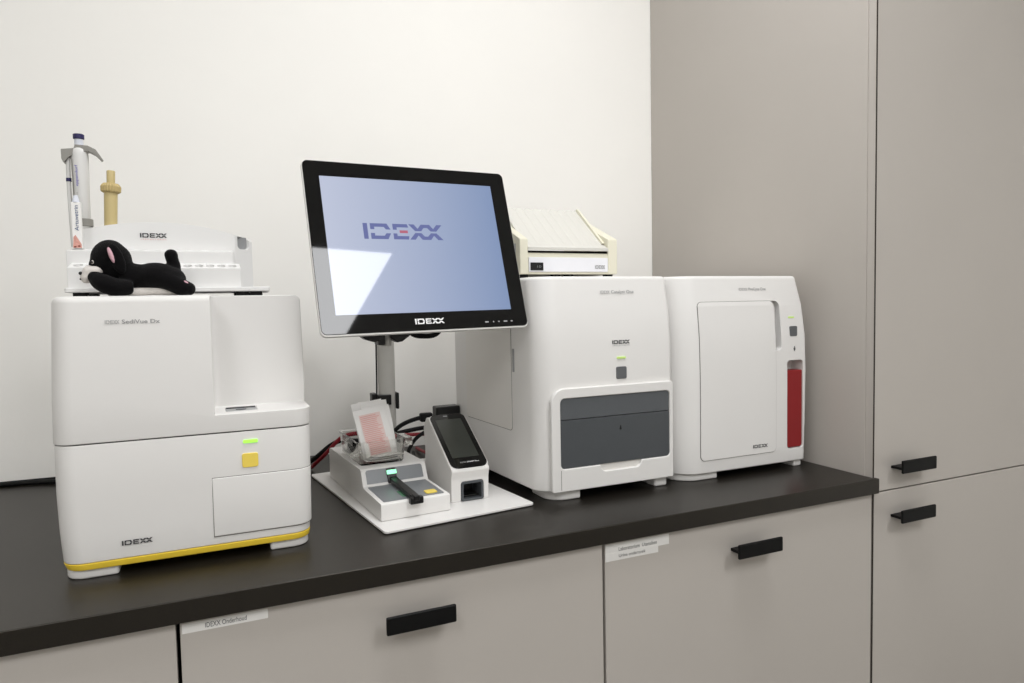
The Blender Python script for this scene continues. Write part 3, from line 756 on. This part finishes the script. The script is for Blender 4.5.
# docking adapter and cables behind
t = thing('power_adapter', 'flat black cable adapter standing up behind the slanted reader', 'adapter', (-.690, -.215, 0))
bm = nb(-.7135, -.6610, -.235, -.205, .0900, .1300)
finish(bm, 'housing', M['black'], t, bevel=.003)
finish(nb(-.715, -.67, -.232, -.208, .0, .0905), 'stand', M['black'], t, bevel=.003)
finish(nb(-.745, -.719, -.228, -.212, .100, .118), 'plug', M['rubber'], t, bevel=.003)
def cable(pts, r, m, label, name='cable', group=None):
    o = finish(tube(bmesh.new(), pts, r, 10, 8), name, m); tag(o, label, 'cable', group); return o
cable([(-.722, -.220, .109), (-.752, -.218, .107), (-.785, -.205, .092), (-.812, -.190, .06), (-.835, -.165, .0105), (-.85, -.10, .0045)], .0045, M['rubber'], 'thick black cable from the adapter arching down left behind the sachets')
cable([(-.715, -.243, .090), (-.742, -.245, .083), (-.762, -.235, .066), (-.768, -.205, .035), (-.745, -.165, .0105), (-.72, -.07, .0045)], .0038, M['rubber'], 'thinner black cable curving below the thick one behind the reader')
cable([(-.955, -.115, .0052), (-.930, -.155, .040), (-.905, -.165, .068), (-.885, -.165, .078), (-.845, -.165, .078), (-.80, -.165, .068), (-.70, -.165, .062), (-.62, -.12, .05), (-.60, -.10, .005)], .0040, M['redcable'], 'red cable looping up behind the low white box')
cable([(-.965, -.085, .0052), (-.945, -.13, .030), (-.915, -.145, .056), (-.885, -.14, .062), (-.82, -.14, .060), (-.72, -.14, .072), (-.64, -.10, .06), (-.60, -.07, .005)], .0048, M['rubber'], 'black cable running just behind the looping red cable')
cable([(-.805, -.230, .0090), (-.785, -.222, .0090), (-.755, -.212, .0090), (-.725, -.222, .0090), (-.69, -.245, .0090)], .0036, M['redcable'], 'red cable lying low between the white box and the slanted reader')
cable([(-.70, -.03, .0048), (-.705, -.11, .0110), (-.700, -.165, .0110), (-.69, -.19, .0110), (-.64, -.2, .0050)], .0036, M['redcable'], 'second red cable lying low, nearer the wall than the first')
cable([(-1.70, .044, .0052), (-1.55, .040, .0052), (-1.46, .026, .0052), (-1.40, -.005, .0052), (-1.34, -.03, .0052)], .0045, M['rubber'], 'black cable along the wall at the far left of the worktop')
cable([(-1.60, .049, .0050), (-1.45, .043, .0050), (-1.30, .038, .0050), (-1.10, .031, .0050), (-.98, .026, .0050)], .0040, M['rubber'], 'black cable tucked into the joint of wall and worktop behind the left analyzer')

# ------------------------------------------------------------------ mixer on the middle analyzer
zt = .3890
t = thing('tube_mixer', 'ivory tube rocker with a ridged sloping platform, on top of the middle analyzer', 'mixer', (-.51, -.38, zt))
x0, x1 = -.614, -.4035
yf = -.45
def wedge(xa, xb, zf, zb, za=.397, yk=-.27):
    return prism_x(bmesh.new(), fillet([(yf, za), (yk, za), (yk, zb-.02), (-.345, zb), (yf, zf)], [.002, .002, .004, .004, .004], 3), xa, xb)
finish(wedge(x0, x0+.0170, .4625, .5060), 'left_cheek', M['ivory'], t, bevel=.0025)
finish(wedge(x1-.021, x1, .4645, .5080), 'right_cheek', M['ivory'], t, bevel=.0025)
finish(nb(x0+.016, x1-.020, yf+.002, -.302, .397, .437), 'housing', M['ivory'], t, bevel=.002)
finish(nb(x0+.0180, x1-.0225, yf-.0012, yf+.004, .4015, .4285), 'face_panel', M['panelwhite'], t, bevel=.0006)
finish(nb(x0-.0008, x0+.003, yf+.018, -.290, .412, .455), 'cheek_inset', M['grey'], t, bevel=.001)
# platform: ridged sheet sloping up to the back
bm = bmesh.new()
xa, xb = x0+.0165, x1-.0215
za_, zb_ = .4425, .5360; ya, yb = yf-.002, -.330
nr = 9; prof = []
N_ = nr*12
for i in range(N_+1):
    u_ = i/N_; ph = (u_*nr) % 1.0
    hgt = .0034*min(1, 2.2*abs(2*ph-1))
    prof.append((xa+(xb-xa)*u_, hgt))
top0 = []; bot0 = []; top1 = []; bot1 = []
for x, hh in prof:
    top0.append(bm.verts.new((x, ya+.006, za_+.0065))); bot0.append(bm.verts.new((x, ya, za_-.001)))
    top1.append(bm.verts.new((x, yb, zb_+hh*1.0-.0035))); bot1.append(bm.verts.new((x, yb, zb_-.010)))
mid = [bm.verts.new((x, ya+.016, za_+.0105+hh*.25)) for x, hh in prof]
fr = [bm.verts.new((x, ya, za_+.0045)) for x, hh in prof]
for i in range(N_):
    bm.faces.new((bot0[i], bot0[i+1], fr[i+1], fr[i])); bm.faces.new((fr[i], fr[i+1], top0[i+1], top0[i])); bm.faces.new((top0[i], top0[i+1], mid[i+1], mid[i])); bm.faces.new((mid[i], mid[i+1], top1[i+1], top1[i]))
    bm.faces.new((top1[i], top1[i+1], bot1[i+1], bot1[i])); bm.faces.new((bot1[i], bot1[i+1], bot0[i+1], bot0[i]))
bm.faces.new((bot0[0], fr[0], top0[0], mid[0], top1[0], bot1[0])); bm.faces.new((bot0[-1], bot1[-1], top1[-1], mid[-1], top0[-1], fr[-1]))
finish(bm, 'rocking_platform', M['ivory2'], t, angle=50)
bm = prism_x(bmesh.new(), [(yf+.012, .4580), (yf+.016, .4560), (-.333, .5300), (-.333, .5375), (-.338, .5375)], xb-.0045, xb+.0005)
finish(bm, 'platform_edge', M['ivory'], t, bevel=.0006)
finish(nb(xa, xb, yf+.003, yf+.02, .4375, .4410), 'shadow_gap', M['lamdark'], t)
finish(nb(x0+.0205, x0+.0465, yf-.0035, yf, .4040, .4185), 'power_switch', M['black'], t, bevel=.0008)
decal(text_bm(bmesh.new(), 'I O', .008, .0040, FY(x0+.0335, .4090, yf-.0035)), 'switch_marks', M['grey'], t)
decal(logo_bm(bmesh.new(), .0225, .0066, FY(x1-.0520, .4075, yf-.0012)), 'logo', M['inkgrey'], t)
for fx in (-.600, -.532, -.504, -.415):
    finish(lathe(bmesh.new(), [(.0085, 0), (.0105, .0085)], (fx, yf+.018, zt), 18), 'foot', M['rubber'], t)
for fx in (-.600, -.415):
    finish(lathe(bmesh.new(), [(.0085, 0), (.0105, .0085)], (fx, -.29, zt), 18), 'foot', M['rubber'], t)

# ------------------------------------------------------------------ tube rack on the left analyzer
zs = .3625
t = thing('tube_rack', 'white stepped sample tube rack with arched back, on top of the left analyzer', 'rack', (-1.2, -.43, zs))
bm = prism_z(bmesh.new(), fillet([(-1.3185, -.505), (-1.0550, -.505), (-1.0480, -.37), (-1.3185, -.37)], .004, 4), zs+.0065, zs+.0130)
base = finish(bm, 'base_plate', M['rack'], t, bevel=.0015)
for fx in (-1.300, -1.092, -1.073):
    for fy in (-.498, -.39):
        finish(nb(fx-.0095, fx+.0075, fy, fy+.014, zs, zs+.0068), 'foot', M['rubber'], t)
zb = zs+.0125
def tier(xa, xb, yfr, ybk, zfr, zbk):
    return prism_x(bmesh.new(), [(yfr, zb), (ybk, zb), (ybk, zbk), (yfr, zfr)], xa, xb)
def holes(bm, xs, yc, zc, rx=.0062, ry=.0085):
    return bm
def pockets(n, xa, xb, yc, zc, tilt, rx, ry, dep=.02):
    cs_ = bmesh.new()
    for i in range(n):
        x = xa+(xb-xa)*(i+.5)/n
        lathe(cs_, [(1, -dep), (1, .02)], (0, 0, 0), 20, mx=Matrix.Translation((x, yc, zc)) @ Matrix.Rotation(tilt, 4, 'X') @ Matrix.Diagonal((rx, ry, 1, 1)))
    return cs_
t1 = tier(-1.3155, -1.0945, -.4935, -.455, .4035, .4125)
t1 = cut(t1, [pockets(14, -1.3125, -1.0975, -.474, .408, -.0, .0058, .0125)])
finish(t1, 'lower_tier', M['rack'], t, bevel=.0008, seg=2)
t2 = prism_z(bmesh.new(), [(-1.3215, -.4560), (-1.1010, -.4560), (-1.0960, -.425), (-1.3215, -.425)], zb, .4300)
t2 = tier(-1.3215, -1.1030, -.4560, -.420, .4305, .4352)
t2 = cut(t2, [pockets(11, -1.3185, -1.105, -.438, .433, 0, .0072, .011)])
finish(t2, 'middle_tier', M['rack'], t, bevel=.0008, seg=2)
# arched back block with chamfered right end
def arch_top(x):
    return .4815-(1.35 if x < -1.205 else 1.45)*(x+1.205)**2
Np = 24
xs = [-1.3150+(-1.0985+1.3150)*i/Np for i in range(Np+1)]
bm = bmesh.new()
outl_f = [(x, -.4195) for x in xs]+[(-1.0720, -.398), (-1.0720, -.385)]
outl_b = [(x, -.385) for x in xs]
def ar_sec():
    rings_f0 = [bm.verts.new((x, y, zb)) for x, y in outl_f[:-1]]; rings_f1 = [bm.verts.new((x, y, arch_top(x)-.0045)) for x, y in outl_f[:-1]]
    bx = xs+[-1.0720]
    rb0 = [bm.verts.new((x, -.380, zb)) for x in bx]; rb1 = [bm.verts.new((x, -.380, arch_top(x))) for x in bx]
    n = len(bx)
    for i in range(n-1):
        bm.faces.new((rings_f0[i], rings_f0[i+1], rings_f1[i+1], rings_f1[i])); bm.faces.new((rings_f1[i], rings_f1[i+1], rb1[i+1], rb1[i]))
        bm.faces.new((rb1[i], rb1[i+1], rb0[i+1], rb0[i])); bm.faces.new((rb0[i], rb0[i+1], rings_f0[i+1], rings_f0[i]))
    bm.faces.new((rings_f0[0], rings_f1[0], rb1[0], rb0[0])); bm.faces.new((rings_f0[-1], rb0[-1], rb1[-1], rings_f1[-1]))
ar_sec()
# handle slot in the chamfered end and round pockets in the arch top
sl = prism_y(bmesh.new(), fillet([(-.0115, -.011), (.0115, -.011), (.0115, .009), (-.0115, .009)], [.006, .006, .001, .001]), -.02, .02, mx=Matrix.Translation((-1.0870, -.407, .4495)) @ Matrix.Rotation(.68, 4, 'Z'))
arc = cut(bm, [sl, pockets(9, -1.300, -1.115, -.3985, .475, 0, .0085, .010, dep=.06)])
finish(arc, 'arched_back', M['rack'], t, bevel=.0008, seg=2)
bm = prism_y(bmesh.new(), fillet([(-.0112, -.0107), (.0112, -.0107), (.0112, .0087), (-.0112, .0087)], [.006, .006, .001, .001]), .003, .006, mx=Matrix.Translation((-1.0870, -.407, .4495)) @ Matrix.Rotation(.68, 4, 'Z'))
finish(bm, 'grip_slot', M['grey'], t)
decal(logo_bm(bmesh.new(), .0365, .0066, FY(-1.2310, .4535, -.4195)), 'logo', M['ink'], t)
decal(text_bm(bmesh.new(), 'L A B O R A T O R I E S', .0345, .0018, FY(-1.2300, .4500, -.4195)), 'logo_subline', M['inkred'], t)

# ------------------------------------------------------------------ pipette, tan tube and labelled tube standing in the rack
t = thing('pipette', 'pale grey hand pipette with navy button and grey finger hook, standing in the rack', 'pipette', (-1.3080, -.400, .460))
cx, cy = -1.3065, -.400
PZ = Matrix.Translation((0, 0, .4610)) @ Matrix.Diagonal((1, 1, 1.13, 1)) @ Matrix.Translation((0, 0, -.4670))
def finishP(bm, *a, **k): bm.transform(PZ); return finish(bm, *a, **k)
def decalP(bm, *a, **k): bm.transform(PZ); return decal(bm, *a, **k)
finishP(lathe(bmesh.new(), [(.0055, -.012), (.0075, 0), (.0105, .006), (.0110, .060), (.0117, .100), (.0110, .106), (.0092, .108)], (cx, cy, .468), 24), 'barrel', M['pip'], t)
finishP(lathe(bmesh.new(), [(.0112, 0), (.0122, .0008), (.0122, .0095), (.0114, .0100)], (cx+.0012, cy, .4745), 24), 'grey_band', M['greige_hook'], t)['label'] = 'grey band'
finishP(lathe(bmesh.new(), [(.0060, 0), (.0060, .014), (.0068, .0145)], (cx, cy, .5740), 20), 'push_rod', M['piptop'], t)
finishP(lathe(bmesh.new(), [(.0062, 0), (.0074, .0010), (.0074, .0062), (.0064, .0068)], (cx, cy, .5880), 20), 'push_button', M['navy'], t)['label'] = 'navy push button'
hk = fillet([(-.022, -.0150), (-.0195, -.0205), (-.012, -.0120), (.004, -.0060), (.0120, -.0035), (.020, -.0070), (.0275, -.0140), (.0300, -.0125), (.022, -.0010), (.012, .0035), (-.004, .0040), (-.006, -.0010), (-.022, -.0030)], .0008, 2)
finishP(prism_y(bmesh.new(), [(p[0]+cx, p[1]*1.0+.5760) for p in hk], cy-.009, cy+.009), 'finger_hook', M['greige_hook'], t, bevel=.0018)
finishP(tube(bmesh.new(), [(cx-.0145, cy-.002, .565), (cx-.0150, cy-.002, .52), (cx-.0135, cy-.002, .448)], .0030, 10), 'ejector_rod', M['pip'], t)
finishP(lathe(bmesh.new(), [(.0036, 0), (.0036, .0045)], (cx-.0149, cy-.002, .5325), 12), 'rod_band', M['navy'], t)
finishP(nb(cx-.0098, cx-.0086, cy-.0090, cy-.0070, .500, .562), 'body_groove', M['greige_hook'], t)
Fv = frame((cx-.0030, cy-.0122, .5600), (0, 0, -1), (1, 0, 0), (0, -1, 0))
Fv = frame((cx-.0062, cy-.0122, .5260), (0, 0, 1), (-1, 0, 0), (0, -1, 0)) @ Matrix.Translation((0, -.0042, 0))
decalP(text_bm(bmesh.new(), 'eppendorf', .0270, .0034, Fv), 'lettering', M['inkpurple'], t)
Fv = frame((cx-.0062, cy-.0119, .5050), (0, 0, 1), (-1, 0, 0), (0, -1, 0)) @ Matrix.Translation((0, -.0032, 0))
decalP(text_bm(bmesh.new(), 'Research', .0130, .0018, Fv), 'small_lettering', M['inkgrey'], t)

t = thing('pipette_tip_holder', 'tan tube with a ribbed collar standing on the white rack', 'tube', (-1.2690, -.400, .470))
A = Matrix.Translation((-1.2710, -.400, .4670)) @ Matrix.Rotation(.045, 4, 'Y') @ Matrix.Diagonal((1, 1, 1.10, 1))
bm = lathe(bmesh.new(), [(.0085, 0), (.0088, .002), (.0092, .050), (.0086, .052)], n=24, mx=A)
finish(bm, 'barrel', M['tan'], t)
bm = bmesh.new(); n = 44; ring = []
for zz, rr_ in ((.049, .0095), (.0510, .0128), (.0575, .0132), (.0600, .0118), (.0620, .0095)):
    ring.append([bm.verts.new(A @ V(((rr_+(.0007 if j % 2 else -.0003))*math.cos(2*PI*j/n), (rr_+(.0007 if j % 2 else -.0003))*math.sin(2*PI*j/n), zz))) for j in range(n)])
for a, b in zip(ring[:-1], ring[1:]):
    for j in range(n): bm.faces.new((a[j], a[(j+1) % n], b[(j+1) % n], b[j]))
bm.faces.new(ring[0][::-1]); bm.faces.new(ring[-1])
finish(bm, 'ribbed_collar', M['tandark'], t, angle=20)
finish(lathe(bmesh.new(), [(.0056, .061), (.0058, .0785), (.0052, .0795)], n=20, mx=A), 'stem', M['tan'], t)
for dx in (-.0055, .0045):
    finish(lathe(bmesh.new(), [(.0014, -.0022), (.0014, .0006)], (dx, -.004, 0), 10, mx=A), 'pin', M['darkgrey'], t)

t = thing('labelled_tube', 'slim white tube with vertical blue lettering in the left end of the rack', 'tube', (-1.3085, -.440, .4335))
bx, by = -1.3085, -.4400
finish(nb(bx-.0060, bx+.0060, by-.0045, by+.0045, .4335, .4995), 'box', M['paper'], t, bevel=.0008)
finish(lathe(bmesh.new(), [(.0052, 0), (.0040, .005), (.0034, .008), (.0030, .010)], (bx, by, .4995), 18), 'neck', M['piptop'], t)
Fv = frame((bx+.0026, by-.0050, .4590), (0, 0, 1), (-1, 0, 0), (0, -1, 0))
decal(text_bm(bmesh.new(), 'Artuvetrin', .0360, .0050, Fv), 'lettering', M['inkblue'], t)
bm = bmesh.new()
for tri in (((-.0055, .4345), (.0052, .4345), (.0050, .4400), (-.0020, .4530), (-.0045, .4500)),):
    f_ = bm.faces.new([bm.verts.new((bx+x, by-.0048, z)) for x, z in tri])
decal(bm, 'artwork', M['skinart'], t)
bm = bmesh.new()
for c in ((-.0030, .4352), (.0020, .4362)):
    f_ = bm.faces.new([bm.verts.new((bx+c[0]+.0018*math.cos(a), by-.0050, c[1]+.0012*math.sin(a)+.0008)) for a in [k*PI/4 for k in range(8)]])
decal(bm, 'artwork_spots', M['brownart'], t)

# ------------------------------------------------------------------ plush toy lying on the left analyzer
t = thing('plush_toy', 'black plush animal toy with white muzzle and pink ears lying on the left analyzer', 'toy', (-1.215, -.545, zs))
def blend(parts, name, m, parent, voxel=.0016, smooth=2, label=None):
    """one continuous surface from overlapping ellipsoids and tapered limbs (voxel remesh)"""
    bm = bmesh.new()
    for p in parts: p(bm)
    me = bpy.data.meshes.new('p'); bmesh.ops.recalc_face_normals(bm, faces=bm.faces); bm.to_mesh(me); bm.free()
    o = bpy.data.objects.new('p', me); COL.objects.link(o)
    md = o.modifiers.new('r', 'REMESH'); md.mode = 'VOXEL'; md.voxel_size = voxel
    ms = o.modifiers.new('s', 'SMOOTH'); ms.factor = .7; ms.iterations = 6
    dg = bpy.context.evaluated_depsgraph_get(); dg.update()
    ev = bpy.data.meshes.new_from_object(o.evaluated_get(dg)); b = bmesh.new(); b.from_mesh(ev)
    bpy.data.objects.remove(o); bpy.data.meshes.remove(me); bpy.data.meshes.remove(ev)
    r_ = finish(b, name, m, parent, angle=80)
    if label: r_['label'] = label
    return r_
py = -.545
def E(c, s, rz=0, ry=0): return lambda bm: ball(bm, c, s, Matrix.Rotation(rz, 4, 'Z') @ Matrix.Rotation(ry, 4, 'Y'))
def Tb(pts, r): return lambda bm: tube(bm, pts, r, 14, 6)
body_parts = [
 E((-1.2590, py, .4130), (.0220, .0235, .0250), 0, .25),          # head
 E((-1.2520, py, .4080), (.0200, .0225, .0240), 0, .2),
 E((-1.2700, py-.002, .4030), (.0130, .0150, .0125), 0, .5),
 Tb([(-1.2450, py, .3930), (-1.2250, py, .3880), (-1.2000, py, .3870), (-1.1800, py, .3810)], lambda s: .0185-.003*abs(s-.5)),
 E((-1.2050, py, .3890), (.030, .022, .0190)),
 E((-1.1850, py, .3850), (.018, .021, .0170), 0, .4),
 # near fore leg along the body
 Tb([(-1.2740, py-.018, .3870), (-1.2660, py-.021, .3800), (-1.2500, py-.021, .3740), (-1.2320, py-.016, .3740)], lambda s: .0088+.0035*math.sin(s*PI)),
 Tb([(-1.2750, py+.024, .3830), (-1.2600, py+.022, .3760), (-1.2400, py+.016, .3760)], .0092),
 # near hind leg stretched back
 Tb([(-1.2020, py-.008, .3880), (-1.1860, py-.012, .3810), (-1.1720, py-.014, .3730), (-1.1660, py-.014, .3700)], lambda s: .0140-.0035*s),
 Tb([(-1.1950, py+.012, .3830), (-1.1780, py+.016, .3760), (-1.1670, py+.018, .3725)], lambda s: .0125-.003*s),
 # tail standing up
 Tb([(-1.1880, py+.006, .3900), (-1.1810, py+.006, .4000), (-1.1840, py+.006, .4120), (-1.1850, py+.006, .4170)], lambda s: .0070+.0018*s),
 E((-1.1852, py+.006, .4190), (.0088, .0085, .0080)),
 E((-1.1665, py-.014, .3715), (.0110, .0100, .0100)), E((-1.1670, py+.018, .3730), (.0095, .0095, .0095)),
 E((-1.2740, py-.018, .3870), (.0088, .0085, .0088)),
]
bd = blend(body_parts, 'body', M['plush'], t)
blend([E((-1.2805, py-.008, .3930), (.0095, .0125, .0105)), E((-1.2845, py-.010, .3870), (.0075, .0105, .0078)), E((-1.2740, py-.012, .3955), (.0095, .0105, .0070))], 'muzzle', M['plushw'], t, label='white muzzle')
blend([Tb([(-1.2620, py-.010, .3685), (-1.2350, py-.010, .3680), (-1.2100, py-.008, .3690), (-1.1900, py-.006, .3685), (-1.1780, py-.004, .3670)], .0058)], 'belly', M['plushw'], t, label='off-white belly')
finish(ball(bmesh.new(), (-1.2905, py-.013, .3925), (.0024, .0034, .0024)), 'nose', M['black'], t)
finish(ball(bmesh.new(), (-1.2905, py-.013, .3850), (.0016, .0040, .0012)), 'mouth', M['black'], t)
e_ = finish(ball(bmesh.new(), (-1.2765, py-.0150, .4070), (.0018, .0018, .0024)), 'eye', M['plushw'], t)
finish(ball(bmesh.new(), (-1.2771, py-.0168, .4070), (.0014, .0012, .0018)), 'pupil', M['eye'], e_)
# ears: black flap with pink lining, one each side
blend([E((-1.2480, py-.0200, .4110), (.0090, .0050, .0215), 0, -.30)], 'ear', M['plush'], t)
blend([E((-1.2480, py+.0210, .4110), (.0090, .0050, .0215), 0, -.30)], 'ear', M['plush'], t)
blend([E((-1.2540, py-.0232, .4155), (.0030, .0034, .0115), 0, -.30)], 'ear_lining', M['plushp'], t, label='pink ear lining', voxel=.0009)
blend([E((-1.1680, py-.0200, .3795), (.0050, .0030, .0030), 0, .5)], 'paw_pad', M['plushp'], t, label='pink pad')

# ------------------------------------------------------------------ ceiling lamps
def lamp(x0, x1, y0, y1, e, label):
    t = thing('ceiling_lamp', label, 'lamp', ((x0+x1)/2, (y0+y1)/2, ZC), group='ceiling light panels')
    bm = nb(x0-.012, x1+.012, y0-.012, y1+.012, ZC-.012, ZC-.0005)
    finish(bm, 'frame', M['lampframe'], t)
    b = bmesh.new(); vs = [b.verts.new(p) for p in ((x0, y0, ZC-.0125), (x0, y1, ZC-.0125), (x1, y1, ZC-.0125), (x1, y0, ZC-.0125))]; b.faces.new(vs)
    me = bpy.data.meshes.new('diffuser'); b.normal_update(); b.to_mesh(me); b.free()
    m = mat('lamp_diffuser', (240, 240, 238), .5, .2, emit=(252, 253, 255), estr=e)
    me.materials.append(m); o = bpy.data.objects.new('diffuser', me); COL.objects.link(o); o.parent = t; o.matrix_parent_inverse = t.matrix_basis.inverted()
LE = 15.5
lamp(-.58, .020, -3.45, -2.19, LE, 'long ceiling light panel mirrored in the lower left of the monitor')
lamp(-2.40, -1.80, -3.45, -2.19, LE*.75, 'long ceiling light panel behind and left of the camera')
NE = 14
lamp(-2.20, -1.60, -1.35, -.75, NE*.28, 'square ceiling light panel above the left part of the worktop')
lamp(-.90, -.30, -1.30, -.70, NE*1.12, 'square ceiling light panel above the right part of the worktop')

w = bpy.data.worlds.new('world'); sc.world = w; w.use_nodes = True
w.node_tree.nodes['Background'].inputs[0].default_value = (.9, .92, 1, 1); w.node_tree.nodes['Background'].inputs[1].default_value = .1
sc.view_settings.view_transform = 'Standard'; sc.view_settings.look = 'None'; sc.view_settings.gamma = 1; sc.view_settings.use_curve_mapping = False
sc.view_settings.exposure = EXPO
